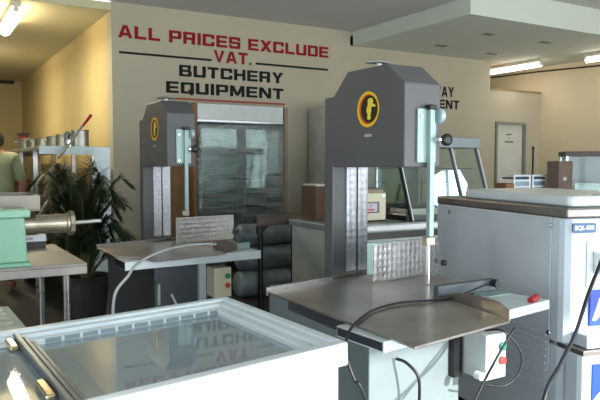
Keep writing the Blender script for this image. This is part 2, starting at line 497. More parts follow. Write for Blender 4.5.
tube_lamp(7.5, 6.12, 7.3, 2.78, 'fluorescent tube lamp above the low partition and door', 'tubes on the right ceiling', lit, 5, (1, .92, .82))
tube_lamp(7.72, 4.35, 5.62, 2.775, 'fluorescent tube lamp cut off by the right edge of the photo', 'tubes on the right ceiling', lit, 5, (1, .92, .82))
tube_lamp(.86, 6.78, 7.75, 2.86, 'bright fluorescent tube lamp nearest the corner of the left room', 'tubes in the left room', litw, 26, (1, .9, .66), .06)
tube_lamp(.55, 9.3, 10.6, 2.86, 'fluorescent tube lamp further back in the left room', 'tubes in the left room', litw, 26, (1, .9, .66), .06)


# ------------------------------------------------------------------ bandsaws
BADGE = [(-.10, 0), (.02, .30), (-.02, .50), (.12, .62), (.36, .60), (.46, .42), (.40, .30), (.62, .22), (.66, .10), (.44, .12), (.30, .08),
         (.30, -.12), (.22, -.38), (.24, -.56), (.05, -.62), (-.06, -.50), (.02, -.30), (-.08, -.2)]


def bandsaw(origin, label, dx, dy, plate, fixed, flange, far=False):
    t = T('meat_bandsaw', label, 'bandsaw', origin, 0, 'butchery bandsaws')
    # body below the table (stands on the floor), column and wheel head
    B().box(-.42 + dx, -.19 + dy, .04, .03 + dx, .60, .735).build('base_cabinet', M('saw_base_tone', (70, 76, 84) if far else (124, 136, 138), .4, .2, var=.04), t, .006)  # same paint, but the far copy is darkened for shade under its table
    for sx in (-.38, -.01):
        for sy in (-.14, .54):
            B().cyl((sx + dx, sy + (dy if sy < 0 else 0), 0), (sx + dx, sy + (dy if sy < 0 else 0), .045), .022, 12).build('foot', plastic_b, t)
    B().box(-.105, .535, .735, .105, .61, 1.30).build('column', sawdark, t, .004)
    st = B().box(-.03, .525, .78, .028, .535, 1.29).box(.038, .525, .78, .096, .535, 1.29).build('column_strip', quilt2, t)
    st['label'] = 'two polished stainless strips'
    prof = [(0, 1.29), (0, 1.64), (.12, 1.73), (.415, 1.73), (.53, 1.628), (.61, 1.625), (.61, 1.29)]
    B().prism(prof, 'x', -.105, .090).build('wheel_head', sawdark, t, .006)
    # tension screw on top
    h = B().cyl((0, .31, 1.725), (0, .31, 1.762), .011, 12).build('tension_screw', labelw, t)
    B().tube([(-.06, .335, 1.766), (0, .31, 1.770), (.055, .285, 1.762)], [.005, .010, .005], 10).build('screw_handle', chrome, h)
    # badge on the side of the head
    bd = B().ring((.252, 1.546), 0.0, .079, 40, 'x', -.108, -.104).build('badge', ringY, t)
    B().ring((.248, 1.546), 0.0, .066, 40, 'x', -.1095, -.107).build('badge_band', ringR, bd)
    B().ring((.238, 1.546), 0.0, .060, 40, 'x', -.111, -.109).build('badge_disc', badgeK, bd)
    B().prism([(.246 - y * .084, 1.546 + z * .078) for y, z in BADGE], 'x', -.1125, -.1105).build('badge_figure', yellowfig, bd)
    B().box(-.1075, .225, 1.425, -.104, .275, 1.437).build('name_plate', grayl, t)
    # blade guide assembly on the front of the head
    B().box(-.045, -.012, 1.31, .055, 0, 1.535).build('guide_plate', guardg, t, .002)
    B().box(.004, -.035, 1.0, .028, -.012, 1.53).build('blade_guard', guardg, t, .002)
    B().box(-.002, -.04, 1.53, .036, -.005, 1.55).build('guard_cap', plastic_b, t, .004)
    B().cyl((.044, -.03, 1.505), (.066, -.03, 1.505), .032, 24).build('adjuster_disc', M('disc_pale', (176, 196, 200), .4, .3), t, .006)
    k = B().cyl((.025, -.032, 1.405), (.025, -.07, 1.405), .006, 8).cyl((.02, -.055, 1.405), (.06, -.06, 1.405), .006, 8).build('clamp_stem', chrome, t)
    B().lathe([(.012, -.012), (.024, -.01), (.026, 0), (.024, .012), (.012, .016)], (.068, -.062, 1.405), 20, 'y').build('clamp_knob', plastic_b, k, smooth=True)
    for z in (1.33, 1.50):
        B().cyl((-.028, -.012, z), (-.028, -.018, z), .006, 8).build('screw', chrome, t)
    B().box(-.018, -.045, .965, .028, -.01, 1.0).build('roller_guide', cast, t, .003)
    B().box(.003, -.0315, .80, .009, -.016, 1.0).build('blade', M('blade_steel', (226, 230, 226), .25, .8), t)
    # table
    zt = .80
    fx = [(x + dx, y + dy) for x, y in fixed]
    B().prism(fx, 'z', zt - .03, zt - .004).build('fixed_table', tabled, t, .002)
    pl = [(x + dx, y + dy) for x, y in plate]
    B().prism(pl, 'z', zt - .002, zt + .006).build('sliding_table', tabled, t, .002)
    (ax, ay), (ex, ey) = (pl[4], pl[3])
    n = Vector((ey - ay, -(ex - ax))).normalized() * -.012
    B().prism([(ax, ay), (ex, ey), (ex + n.x, ey + n.y), (ax + n.x, ay + n.y)], 'z', zt - .012, zt + .022).build('table_lip', steel, t, .002)
    # wide channel that the sliding table runs on
    rl = [(-.70, -.635), (.19, -.49), (.16, -.28), (-.712, -.41)]
    if far: rl = [(-.666, -.479), (.15, -.432), (.15, -.30), (-.663, -.268)]
    rl = [(x + dx, y + dy) for x, y in rl]
    B().prism(rl, 'z', zt - (.05 if far else .038), zt - .003).build('slide_rail', M('rail_enamel', (206, 218, 220), .35, .3, var=.03), t, .002)
    (px_, py_), (qx_, qy_) = rl[0], rl[-1]
    B().prism([(px_ - .0015, py_ + .006), (px_ + .004, py_ + .006), (qx_ + .004, qy_ - .006), (qx_ - .0015, qy_ - .006)], 'z', zt - (.046 if far else .033), zt - .008).build('rail_end_shade', M('hollow_shade', (34, 38, 50), .6), t)  # dark plate on the rail end stands in for its shaded hollow
    B().prism([(x + dx, y + dy) for x, y in ((-.66, -.40), (-.35, -.34), (-.35, .08), (-.645, .02))], 'z', zt - .045, zt - .004).build('slide_frame', M('frame_shade', (62, 64, 72), .5), t, .002)  # frame coloured dark to stand for shade in the gap below the plate
    # fence
    fn = B().prism([(-.175 + dx, .11 + dy), (.255 + dx, .18 + dy), (.253 + dx, .186 + dy), (-.177 + dx, .116 + dy)], 'z', zt, zt + .165)
    fn.build('fence', quilt, t, .001)
    B().cyl((.262 + dx, .165 + dy, zt + .045), (.278 + dx, .16 + dy, zt + .045), .014, 12).build('fence_knob', plastic_b, t)
    # raised guard edge on the sliding table and portion gauge
    if flange:
        pts = [(-.225, -.67, .035), (-.20, -.60, .05), (-.17, -.5, .045), (-.14, -.35, .03), (-.135, -.25, .0)]
        b = B()
        for (x0, y0, h0), (x1, y1, h1) in zip(pts, pts[1:]):
            x0 += dx; x1 += dx; y0 += dy; y1 += dy
            w = .004
            v = [b._v(p) for p in ((x0, y0, zt), (x1, y1, zt), (x1, y1, zt + h1 + .004), (x0, y0, zt + h0 + .004),
                                   (x0 - w, y0, zt), (x1 - w, y1, zt), (x1 - w, y1, zt + h1 + .004), (x0 - w, y0, zt + h0 + .004))]
            for q in ((0, 1, 2, 3), (7, 6, 5, 4), (3, 2, 6, 7), (0, 3, 7, 4), (1, 2, 6, 5), (0, 1, 5, 4)):
                b.b.faces.new([v[i] for i in q])
        b.build('table_flange', tabled, t)
        B().prism([(x + dx, y + dy) for x, y in ((-.16, -.27), (.15, -.262), (.15, -.235), (-.16, -.243))], 'z', zt + .0, zt + .045).build('gauge_bar', M('gauge_steel', (96, 102, 108), .5, .6), t, .002)
        B().cyl((.13 + dx, -.27 + dy, zt + .032), (.13 + dx, -.296 + dy, zt + .032), .016, 14).build('gauge_knob', plastic_b, t)
        B().box(.03 + dx, -.34 + dy, zt - .03, .155 + dx, -.262 + dy, zt + .0).build('gauge_bracket', guardg, t, .002)
        B().tube([(.085 + dx, -.49 + dy, zt + .005), (.135 + dx, -.478 + dy, zt + .012)], .013, 12).build('push_grip', redh, t, .003)
    else:
        B().prism([(x + dx, y + dy) for x, y in ((-.08, -.42), (.03, -.36), (.06, -.12), (-.05, -.18))], 'z', zt + .0, zt + .035).build('gauge_block', M('gauge_brown', (110, 100, 92), .5, .5), t, .002)
        B().prism([(x + dx, y + dy) for x, y in ((-.02, -.36), (.13, -.325), (.13, -.29), (-.02, -.325))], 'z', zt + .0, zt + .035).build('gauge_bracket', guardg, t, .002)
        B().box(-.42 + dx, -.255 + dy, .50, -.405 + dx, -.2 + dy, .62).build('hinge_plate', guardg, t)
    # switch box
    sx, sy = (-.11 if far else .017) + dx, -.345 + dy
    zo = .05 if far else 0
    sw = B().box(sx, sy, .475 + zo, sx + .108, sy + .12, .65 + zo).build('switch_box', creamm if far else M('switch_enamel', (196, 204, 204), .4), t, .004)
    for z, m, nm in ((.60, greenb, 'green button'), (.545, redb, 'red button')):
        o = B().cyl((sx + .082, sy, z + zo), (sx + .082, sy - .014, z + zo), .016, 20).build('push_button', m, sw, .003); o['label'] = nm
    B().box(sx - .045, sy + .125, .46, sx, sy + .16, .765).build('switch_bracket', plastic_b if not far else machg, t)
    if not far:
        B().cyl((sx - .03, sy + .02, .50), (sx - .03, sy - .01, .50), .016, 12).build('cable_gland', labelw, t)
    return t


O1 = (1.835, 2.09, 0)
fixed1 = [(-.35, -.26), (.165, -.25), (.27, .31), (-.35, .31)]
plate1 = [(-.68, -.746), (-.225, -.67), (-.135, -.25), (-.12, .27), (-.667, .146)]
bandsaw(O1, 'large grey bandsaw with yellow round badge, nearest to the camera', 0, 0, plate1, fixed1, True)
plate2 = [(-.55, -.58), (-.10, -.49), (-.1, -.2), (-.10, .28), (-.66, .15), (-.67, -.29), (-.568, -.40)]
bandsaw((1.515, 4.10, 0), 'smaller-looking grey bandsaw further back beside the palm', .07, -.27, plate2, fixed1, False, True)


def cable(name, label, pts, mat, r=.0045, n=8):
    return tag(B().tube(spline(pts, 10), r, n).build(name, mat, smooth=True), label, 'cable')


cable('power_cable', 'black cable lying across the near bandsaw table and over its left edge',
      [(1.896, 1.783, 0.84), (1.704, 1.763, 0.8125), (1.582, 1.762, 0.8125), (1.462, 1.784, 0.8125), (1.323, 1.746, 0.8125), (1.189, 1.651, 0.8125), (1.105, 1.584, 0.803), (1.067, 1.547, 0.775), (1.06, 1.525, 0.731), (1.07, 1.505, 0.682), (1.096, 1.486, 0.625), (1.27, 1.5, 0.2), (1.25, 1.48, 0.006)], cablek)
cable('power_cable', 'short black cable curving down the front of the near bandsaw cabinet',
      [(1.53, 1.885, .575), (1.54, 1.84, .57), (1.56, 1.80, .53), (1.57, 1.80, .46), (1.58, 1.82, .3), (1.58, 1.82, .006)], cablek, .006)
cable('power_cable', 'black cable looping below the near bandsaw switch box and down to the left',
      [(1.90, 1.80, .655), (1.93, 1.73, .66), (1.99, 1.70, .58), (1.985, 1.70, .5), (1.93, 1.715, .455), (1.87, 1.725, .46), (1.83, 1.73, .47)], cablek)
cable('power_cable', 'black cable running diagonally under the near bandsaw table edge',
      [(1.84, 1.60, .715), (1.74, 1.58, .64), (1.62, 1.55, .545), (1.52, 1.52, .46), (1.42, 1.49, .38), (1.25, 1.42, .2), (1.1, 1.3, .006)], cablek)
cable('power_cable', 'thick black cable hanging in front of the blue labelled machine',
      [(2.40, 1.46, 1.16), (2.20, 1.44, 1.06), (2.094, 1.421, 1.007), (2.029, 1.399, .955), (1.946, 1.383, .861), (1.818, 1.336, .752), (1.689, 1.291, .686), (1.559, 1.247, .60), (1.46, 1.2, .3), (1.46, 1.2, .01)], cablek, .0065)
cable('power_cable', 'white cable arched over the far bandsaw table',
      [(1.62, 3.62, .80), (1.48, 3.55, .835), (1.30, 3.48, .845), (1.12, 3.38, .835), (.95, 3.24, .80), (.86, 3.08, .77), (.78, 3.02, .70), (.78, 3.05, .55), (.84, 3.10, .40), (.90, 3.12, .2), (.95, 3.15, .006)], cablew, .007)
cable('power_cable', 'white cable hanging under the far bandsaw table',
      [(1.17, 3.36, .60), (1.21, 3.35, .52), (1.28, 3.34, .43), (1.32, 3.33, .2), (1.35, 3.34, .007)], cablew, .006)

# ------------------------------------------------------------------ glass-topped chest freezer
fo = Vector((.905, 2.035, 0)); fu = Vector((math.cos(R(9.5)), math.sin(R(9.5)), 0)); fv = Vector((math.cos(R(92.5)), math.sin(R(92.5)), 0))


def fm(c):
    return fu * c.x + fv * c.y + Vector((0, 0, c.z))


fz = T('chest_freezer', 'white glass-topped chest freezer in the foreground', 'freezer', tuple(fo))
FL, FD = -1.42, -.69
b = B(fm).box(FL + .02, FD + .015, .05, -.02, FD + .06, .815).box(FL + .02, -.06, .05, -.02, -.015, .815)
b.box(FL + .02, FD + .06, .05, FL + .06, -.06, .815).box(-.06, FD + .06, .05, -.02, -.06, .815)
b.build('cabinet', white, fz, .006)
b = B(fm).box(FL + .06, FD + .06, .30, -.06, -.06, .33)
b.box(FL + .06, FD + .06, .33, -.06, FD + .066, .80).box(FL + .06, -.066, .33, -.06, -.06, .80).box(-.066, FD + .066, .33, -.06, -.066, .80).box(FL + .06, FD + .066, .33, FL + .066, -.066, .80)
b.build('liner', liner, fz)
b = B(fm).box(FL + .1, FD + .1, 0, -.1, -.1, .05).build('plinth', plastic_b, fz)
# stepped rim
b = B(fm)
for (o_, i_, z0, z1) in ((0, .03, .79, .85), (.03, .055, .79, .842), (.055, .085, .79, .832)):
    b.box(FL + o_, FD + o_, z0, -o_, FD + i_, z1).box(FL + o_, -i_, z0, -o_, -o_, z1)
    b.box(-i_, FD + i_, z0, -o_, -i_, z1).box(FL + o_, FD + i_, z0, FL + i_, -i_, z1)
b.build('rim', rimm, fz, .004)
B(fm).box(-.69, FD + .075, .812, -.08, -.085, .817).build('glass_lid', lidglass, fz)
B(fm).box(FL + .08, FD + .075, .820, -.665, -.085, .825).build('glass_lid', lidglass, fz)
b = B(fm).box(-.705, FD + .03, .826, -.69, -.03, .846).box(-.685, FD + .03, .82, -.672, -.03, .838).box(-.668, FD + .03, .815, -.655, -.03, .83)
b.build('lid_divider', M('divider_grey', (128, 134, 138), .35, .7), fz, .003)
for y0, y1 in ((-.145, -.05), (FD + .13, FD + .245)):
    B(fm).box(-.730, y0, .826, -.707, y1, .840).build('lid_handle', M('handle_gold', (206, 186, 150), .22, .9), fz, .005)
b = B(fm)
for k in range(11):
    x = -.63 + k * .052
    b.box(x, -.087, .8185, x + .043, -.0845, .8305)
b.build('rim_row', rimrowm, fz)  # row of thin grey rectangles along the inner back rim
b = B(fm)
for x in (-.42, -.12): b.cyl((x, FD + .07, .60), (x, -.07, .60), .004, 6)
for k in range(12):
    y = FD + .09 + k * .046
    b.cyl((-.42, y, .60), (-.12, y, .60), .002, 5)
b.build('wire_basket', chrome, fz)

# ------------------------------------------------------------------ soft-serve machine
mo = Vector((2.24, 1.69, 0)); mr = math.atan2(-.24, .97)
mc = T('ice_cream_machine', 'large white and grey floor-standing machine with round-cornered lid, cut by the right edge', 'machine', tuple(mo), mr)
B().box(.0, .10, .08, .56, 1.07, 1.085).build('side_panels', machg, mc, .006)
B().prism([(.05, 0), (.025, .007), (.007, .025), (0, .05), (0, .098), (.56, .098), (.56, .05), (.553, .025), (.535, .007), (.51, 0)], 'z', .08, 1.085).build('front_panel', machw, mc, .006)
B().box(-.004, -.004, 1.085, .564, 1.074, 1.128).build('top_band', bandm, mc, .008)
b = B().prism([(.03, .04), (.05, .02), (.53, .02), (.55, .04), (.55, .82), (.53, .86), (.05, .86), (.03, .82)], 'z', 1.129, 1.175)
b.build('lid', M('lid_plastic', (196, 206, 208), .3, var=.02), mc, .018, seg=4)
B().box(.16, .03, 1.174, .24, .055, 1.178).build('lid_mark', M('mark_grey', (110, 116, 124), .5), mc)
B().box(.05, .10, 0, .51, .98, .08).build('plinth', plastic_b, mc)
for y, z in ((.10, 1.05), (.93, 1.05), (.10, .60)):
    B().cyl((-.0, y, z), (-.008, y, z), .011, 14).build('panel_screw', chrome, mc, .002)
b = B()
for k in range(9):
    b.box(-.004, .12, .34 + k * .03, .004, .46, .348 + k * .03)
b.build('louvres', machg, mc)
o = B().prism([(.035 + .012 * (1 - math.cos(a)) if 0 else .026 + .022 * 1, 0) for a in ()] or
              [(.022, 1.032), (.028, 1.026), (.128, 1.026), (.134, 1.032), (.134, 1.060), (.128, 1.066), (.028, 1.066), (.022, 1.060)], 'y', -.004, 0).build('model_plate', navy, mc)
text('plate_lettering', 'BQL-838', labelw, .092, .022, o, (.032, -.0045, 1.035), RX, .02, .0006)
B().box(.092, -.006, .80, .30, 0, .99).build('control_panel', M('panel_pale', (206, 214, 214), .35), mc, .004)
B().box(.12, -.05, .86, .14, -.006, .95).build('tap_lever', chrome, mc, .004)
B().box(.108, -.012, .645, .36, 0, .79).build('front_label', blue, mc)
B().prism([(.118, .67), (.15, .76), (.155, .76), (.24, .70), (.17, .72), (.15, .68), (.13, .665)], 'y', -.014, -.012).build('label_swoosh', labelw, mc)
B().box(.03, -.09, .577, .40, -.001, .63).build('drip_tray', machw, mc, .006)
B().box(.0, -.105, .555, .56, .10, .575).build('shelf', bandm, mc, .002)
B().prism([(.0, -.07), (.008, -.092), (.03, -.10), (.53, -.10), (.552, -.092), (.56, -.07), (.56, -.002), (0, -.002)], 'z', .08, .555).build('lower_panel', machw, mc, .004)
B().box(.045, -.106, .30, .45, -.10, .52).build('lower_label', blue, mc)
B().prism([(.05, .38), (.07, .40), (.2, .48), (.2, .45), (.1, .38), (.07, .345)], 'y', -.108, -.106).build('label_swoosh', labelw, mc)

# ------------------------------------------------------------------ steel table with the green mincer
def steel_table(name, label, x0, y0, x1, y1, z, legs, mat, lip=.05, legr=.016, group=None):
    t = T(name, label, 'table', ((x0 + x1) / 2, (y0 + y1) / 2, 0))
    X, Y_ = (x1 - x0) / 2, (y1 - y0) / 2
    b = B().box(-X, -Y_, z - .012, X, Y_, z)
    b.box(-X, -Y_, z - lip, X, -Y_ + .01, z - .012).box(-X, Y_ - .01, z - lip, X, Y_, z - .012)
    b.box(-X, -Y_ + .01, z - lip, -X + .01, Y_ - .01, z - .012).box(X - .01, -Y_ + .01, z - lip, X, Y_ - .01, z - .012)
    b.build('tabletop', mat, t, .003)
    for lx, ly in legs:
        B().cyl((lx - (x0 + x1) / 2, ly - (y0 + y1) / 2, 0), (lx - (x0 + x1) / 2, ly - (y0 + y1) / 2, z - .012), legr, 12).build('leg', steel if mat is not darksteel else darksteel, t)
    return t


st = steel_table('steel_table', 'stainless steel worktable at the left carrying the green mincer', -.85, 3.06, .665, 3.90, .85,
                 [(-.78, 3.13), (.585, 3.13), (-.78, 3.83), (.585, 3.83)], M('bench_steel', (158, 152, 146), .5, .55, var=.1, scale=5, rvar=.1))
B().box(-.7, -.35, .20, .68, -.32, .225).box(-.7, .33, .20, .68, .36, .225).build('brace', steel, st)

mi = T('meat_mincer', 'green enamelled meat mincer on the steel table at the left edge', 'mincer', (.15, 3.2, .85))
b = B().box(-.35, -.14, .0, .28, .16, .02).prism([(-.33, .02), (.265, .02), (.255, .22), (-.33, .22)], 'y', -.12, .14)
b.build('motor_housing', green, mi, .008)
B().box(-.36, -.15, .22, .275, .17, .255).build('housing_top', green, mi, .006)
b = B().box(-.36, -.10, .255, .16, .12, .262).cyl((-.02, 0, .262), (-.02, 0, .275), .03, 16).build('top_plate', steel, mi)
b = B()
b.box(-.2, .04, .235, .345, .44, .242).box(-.2, .04, .242, .345, .046, .31).box(-.2, .434, .242, .345, .44, .31).box(.339, .046, .242, .345, .434, .31).box(-.2, .046, .242, -.194, .434, .31)
b.build('feed_tray', M('tray_dull', (140, 134, 122), .5, .6, var=.1), mi, .002)
B().lathe([(.03, 0), (.03, .05), (.045, .09)], (.29, .16, .19), 20).build('feed_neck', cast, mi, smooth=False)
B().lathe([(.035, -.08), (.038, -.02), (.05, .0), (.05, .06), (.045, .08), (.046, .20), (.05, .205), (.05, .215), (.03, .216)], (.27, .12, .165), 28, 'x').build('barrel', cast, mi)
B().lathe([(.05, .2), (.062, .203), (.062, .222), (.05, .226)], (.285, .12, .165), 10, 'x').build('ring_nut', cast, mi)
B().cyl((.50, .12, .165), (.64, .105, .172), .009, 12).build('auger_rod', M('rod_pale', (196, 200, 190), .35, .5), mi)
sc = T('control_box', 'small white control box with a dark base beside the green mincer', 'box', (.54, 3.78, .85))
B().box(-.06, -.04, 0, .055, .05, .036).build('base', plastic_b, sc, .003)
B().box(-.062, -.045, .036, .058, .05, .072).build('cover', labelw, sc, .004)
B().box(-.05, -.047, .048, -.012, -.045, .06).build('label_strip', grayl, sc)

pc = T('low_cabinet', 'low pale cabinet with a ribbed top behind the freezer at the left edge', 'cabinet', (-.25, 2.56, 0), R(2))
B().box(-.5, -.25, .05, .53, .22, .70).build('body', M('cab_pale', (196, 200, 188), .5), pc, .004)
b = B().box(-.51, -.26, .70, .56, .24, .735)
for k in range(6): b.box(-.5, -.245 + k * .08, .735, .53, -.185 + k * .08, .742)
b.build('ribbed_top', M('top_pale', (206, 204, 186), .5), pc, .003)
B().box(-.45, -.2, 0, .48, .17, .05).build('plinth', plastic_b, pc)

# ------------------------------------------------------------------ palm
pp = T('potted_palm', 'feathery potted palm standing behind the far bandsaw', 'plant', (1.17, 5.45, 0))
B().lathe([(.12, 0), (.15, .02), (.19, .36), (.2, .4), (.18, .4), (.17, .37)], (0, 0, 0), 28).build('pot', potm, pp)
B().cyl((0, 0, .33), (0, 0, .375), .168, 24).build('soil', soil, pp)
stb = B(); lf = B()
for i in range(60):
    a = i * 2.399 + random.uniform(-.2, .2); reach = random.uniform(.2, .54); top = random.uniform(.6, 1.33)
    if i % 3 == 0: reach *= .6
    tip = top - reach * random.uniform(.1, .7)
    pts = spline([(.03 * math.cos(a), .03 * math.sin(a), .37), (reach * .3 * math.cos(a), reach * .3 * math.sin(a), .37 + (top - .37) * .65),
                  (reach * .7 * math.cos(a), reach * .7 * math.sin(a), top), (reach * math.cos(a), reach * math.sin(a), tip)], 8)
    stb.tube(pts, [.006 - .0045 * k / len(pts) for k in range(len(pts))], 5)
    for k in range(7, len(pts) - 1):
        for h in (0, .33, .66):
            p = pts[k].lerp(pts[k + 1], h); d_ = (pts[k + 1] - pts[k]).normalized()
            side = d_.cross(Vector((0, 0, 1))).normalized()
            ln = .15 * (1 - .55 * abs(k / len(pts) - .55)) * random.uniform(.8, 1.1)
            for s_ in (-1, 1):
                e = (d_ * .55 + side * s_ * .8 + Vector((0, 0, random.uniform(-.35, .1)))).normalized() * ln
                w = e.cross(Vector((0, 0, 1))).normalized() * .0065
                v = [lf._v(q) for q in (p, p + e * .4 + w, p + e, p + e * .4 - w)]
                lf.b.faces.new(v)
stb.build('stems', stemm, pp); o = lf.build('fronds', leafm, pp)

# ------------------------------------------------------------------ shelves and pots along the yellow wall
sh = T('gantry_shelf', 'long stainless gantry shelf along the yellow wall holding steel pots', 'shelf', (1.30, 9.0, 0))
B().box(-.33, -2.62, 1.44, .3, 3.0, 1.475).build('top_shelf', M('shelf_steel', (176, 182, 178), .4, .6), sh, .004)
B().box(-.33, -2.62, .88, .3, 3.0, .92).build('counter', brushed, sh, .004)
B().box(-.33, -2.62, .35, .3, 3.0, .37).build('undershelf', brushed, sh)
for y in (-2.2, -1.2, 0, 1.2, 2.6):
    for x in (-.3, .26):
        B().box(x - .02, y - .02, 0, x + .02, y + .02, 1.44).build('post', steel, sh)
B().box(.16, -2.66, .02, .31, -2.63, 1.47).build('end_panel', M('panel_pale_steel', (182, 194, 194), .4, .4), sh)
B().box(-.33, -2.66, 1.40, .16, -2.63, 1.475).build('end_rail', M('panel_pale_steel2', (168, 180, 178), .4, .4), sh)
pot0 = None
spots = [(1.40, 6.66, .085, .165), (1.41, 7.05, .085, .155), (1.41, 7.5, .09, .155), (1.41, 8.05, .10, .155), (1.40, 8.7, .13, .155), (1.40, 9.4, .13, .16), (1.40, 10.1, .14, .2)]
names = ['shiny steel pot at the near end of the gantry shelf', 'second steel pot from the near end of the gantry shelf', 'third steel pot from the near end of the gantry shelf', 'fourth steel pot from the near end of the gantry shelf',
         'fifth steel pot from the near end of the gantry shelf', 'sixth steel pot from the near end, before the tall one', 'taller steel pot at the far end of the row on the gantry shelf']
for (x, y, r_, h), nm in zip(spots, names):
    if pot0 is None:
        pot0 = T('steel_pot', nm, 'pot', (x, y, 1.475), 0, 'pots on the gantry shelf')
        PotM = M('pot_steel', (170, 168, 158), .38, .9)
        B().lathe([(.09, 0), (.1, .006), (.1, .15), (.108, .155), (.108, .16), (.095, .16), (.094, .01)], (0, 0, 0), 24).build('body', PotM, pot0)
        B().tube([(-.10, -.03, .12), (-.13, -.03, .125), (-.13, .03, .125), (-.10, .03, .12)], .005, 6).build('handle', chrome, pot0)
        c = pot0
    else:
        c = pot0.copy(); COL.objects.link(c)
        for ch in pot0.children:
            q = ch.copy(); COL.objects.link(q); q.parent = c
        c['label'] = nm
    c.location = (x, y, 1.475); c.scale = (r_ / .1, r_ / .1, h / .155)
ld = T('ladle', 'long ladle with a dark red handle leaning on the near steel pot', 'ladle', (1.29, 6.44, 1.477))
B().tube([(-.19, -.30, -.115), (-.04, -.10, .035), (.10, .06, .20)], .011, 8).build('shaft', chrome, ld)
B().tube([(.10, .06, .20), (.20, .15, .31)], [.013, .018], 10).build('grip', redh, ld)
tp = T('chrome_tap', 'chrome tap on the front edge of the gantry shelf', 'tap', (1.25, 6.42, 1.475))
B().cyl((0, 0, 0), (0, 0, .06), .02, 14).tube(spline([(0, 0, .05), (-.01, -.02, .12), (-.03, -.05, .13), (-.04, -.07, .05), (-.04, -.075, -.02)], 6), .012, 10).build('spout', chrome, tp)
B().tube([(-.03, 0, .1), (.05, 0, .12)], .008, 8).build('lever', chrome, tp)
fl = T('pennant', 'small dark triangular pennant with a red mark standing on the gantry shelf', 'flag', (1.42, 10.7, 1.475))
B().cyl((0, 0, 0), (0, 0, .42), .006, 8).cyl((0, 0, 0), (0, 0, .012), .05, 16).build('stick', darksteel, fl)
B().prism([(-.1, .30), (.08, .33), (.02, .08)], 'y', -.012, -.008).build('cloth', M('cloth_dark', (52, 40, 40), .8), fl)
B().prism([(-.06, .26), (.04, .27), (.0, .14)], 'y', -.015, -.012).build('mark', red, fl)
for i, (x, y, s_, nm) in enumerate(((1.2, 8.2, .2, 'brown cardboard box nearest on the counter under the gantry shelf'), (1.25, 9.0, .24, 'brown cardboard box in the middle of the counter under the gantry shelf'), (1.2, 9.8, .2, 'brown cardboard box at the back of the counter under the gantry shelf'))):
    t = T('cardboard_box', nm, 'box', (x, y, .92), R(8 * i), 'boxes under the gantry shelf')
    B().box(-s_ / 2, -s_ / 2, 0, s_ / 2, s_ / 2, s_ * .8).build('carton', cardb, t, .003)
    B().box(-.02, -s_ / 2 - .002, 0, .02, s_ / 2 + .002, s_ * .8 + .002).build('tape', M('tape_tan', (176, 146, 104), .4), t)
wl = T('wall_lamp', 'gold wall lamp on the far wall of the left room', 'lamp', (.18, 13.2, 2.2))
B().box(-.05, -.03, .05, .05, 0, .3).build('back_plate', brass, wl, .005)
B().lathe([(.16, 0), (.10, .2), (.06, .22)], (.0, -.15, .12), 20).build('shade', M('shade_gold', (226, 192, 110), .6), wl)
B().ell((0, -.15, .08), (.045, .045, .06)).build('bulb', litw, wl, smooth=True)

# ------------------------------------------------------------------ person seen from behind
def skinned(name, pts, edges, rad, mat, parent, root=0, sub=2):
    me = bpy.data.meshes.new(name); me.from_pydata([Vector(p) for p in pts], edges, []); me.materials.append(mat)
    o = bpy.data.objects.new(name, me); COL.objects.link(o); o.parent = parent
    me.skin_vertices or None
    md = o.modifiers.new('skin', 'SKIN'); md.use_smooth_shade = True
    if not me.skin_vertices:
        bpy.context.view_layer.objects.active = o
    lay = me.skin_vertices[0].data if len(me.skin_vertices) else None
    if lay:
        for i, r_ in enumerate(rad):
            lay[i].radius = r_ if isinstance(r_, tuple) else (r_, r_)
            lay[i].use_root = (i == root)
    s2 = o.modifiers.new('sub', 'SUBSURF'); s2.levels = sub; s2.render_levels = sub
    return o


pe = T('person', 'person in a pale green shirt standing with their back turned at the left edge', 'person', (.70, 7.30, 0), R(-20))
J = [(0, 0, .93), (0, 0, 1.08), (0, .01, 1.25), (0, .01, 1.38), (0, 0, 1.455), (0, .01, 1.53), (0, .02, 1.60),
     (.10, 0, .88), (.11, .01, .48), (.11, -.02, .09), (.115, .12, .04), (-.10, 0, .88), (-.11, .01, .48), (-.11, -.02, .09), (-.115, .12, .04),
     (.17, 0, 1.37), (.25, .03, 1.12), (.23, .18, .98), (-.17, 0, 1.37), (-.25, .03, 1.12), (-.23, .18, .98),
     (.225, .25, .96), (-.225, .25, .96)]
Ed = [(0, 1), (1, 2), (2, 3), (3, 4), (4, 5), (5, 6), (0, 7), (7, 8), (8, 9), (9, 10), (0, 11), (11, 12), (12, 13), (13, 14), (3, 15), (15, 16), (16, 17), (3, 18), (18, 19), (19, 20), (17, 21), (20, 22)]
Rd = [(.15, .11), (.14, .10), (.155, .11), (.13, .09), .055, .075, .085, .085, .055, .038, .04, .085, .055, .038, .04, .055, .042, .03, .055, .042, .03, .035, .035]
skinned('body', J, Ed, Rd, skin, pe)
Js = J[:4] + [J[15], J[16], J[18], J[19]] + [(0, 0, 1.43)]
skinned('shirt', Js, [(0, 1), (1, 2), (2, 3), (3, 4), (4, 5), (3, 6), (6, 7), (3, 8)],
        [(.19, .145), (.18, .135), (.195, .145), (.165, .115), .075, .06, .075, .06, .07], shirt, pe)
skinned('trousers', [(0, 0, .95), J[7], J[8], J[9], J[11], J[12], J[13]], [(0, 1), (1, 2), (2, 3), (0, 4), (4, 5), (5, 6)],
        [(.17, .13), .105, .075, .06, .105, .075, .06], trouser, pe)
B().ell((0, -.01, 1.56), (.086, .10, .10), 18, 12).build('hair', hair, pe, smooth=True)
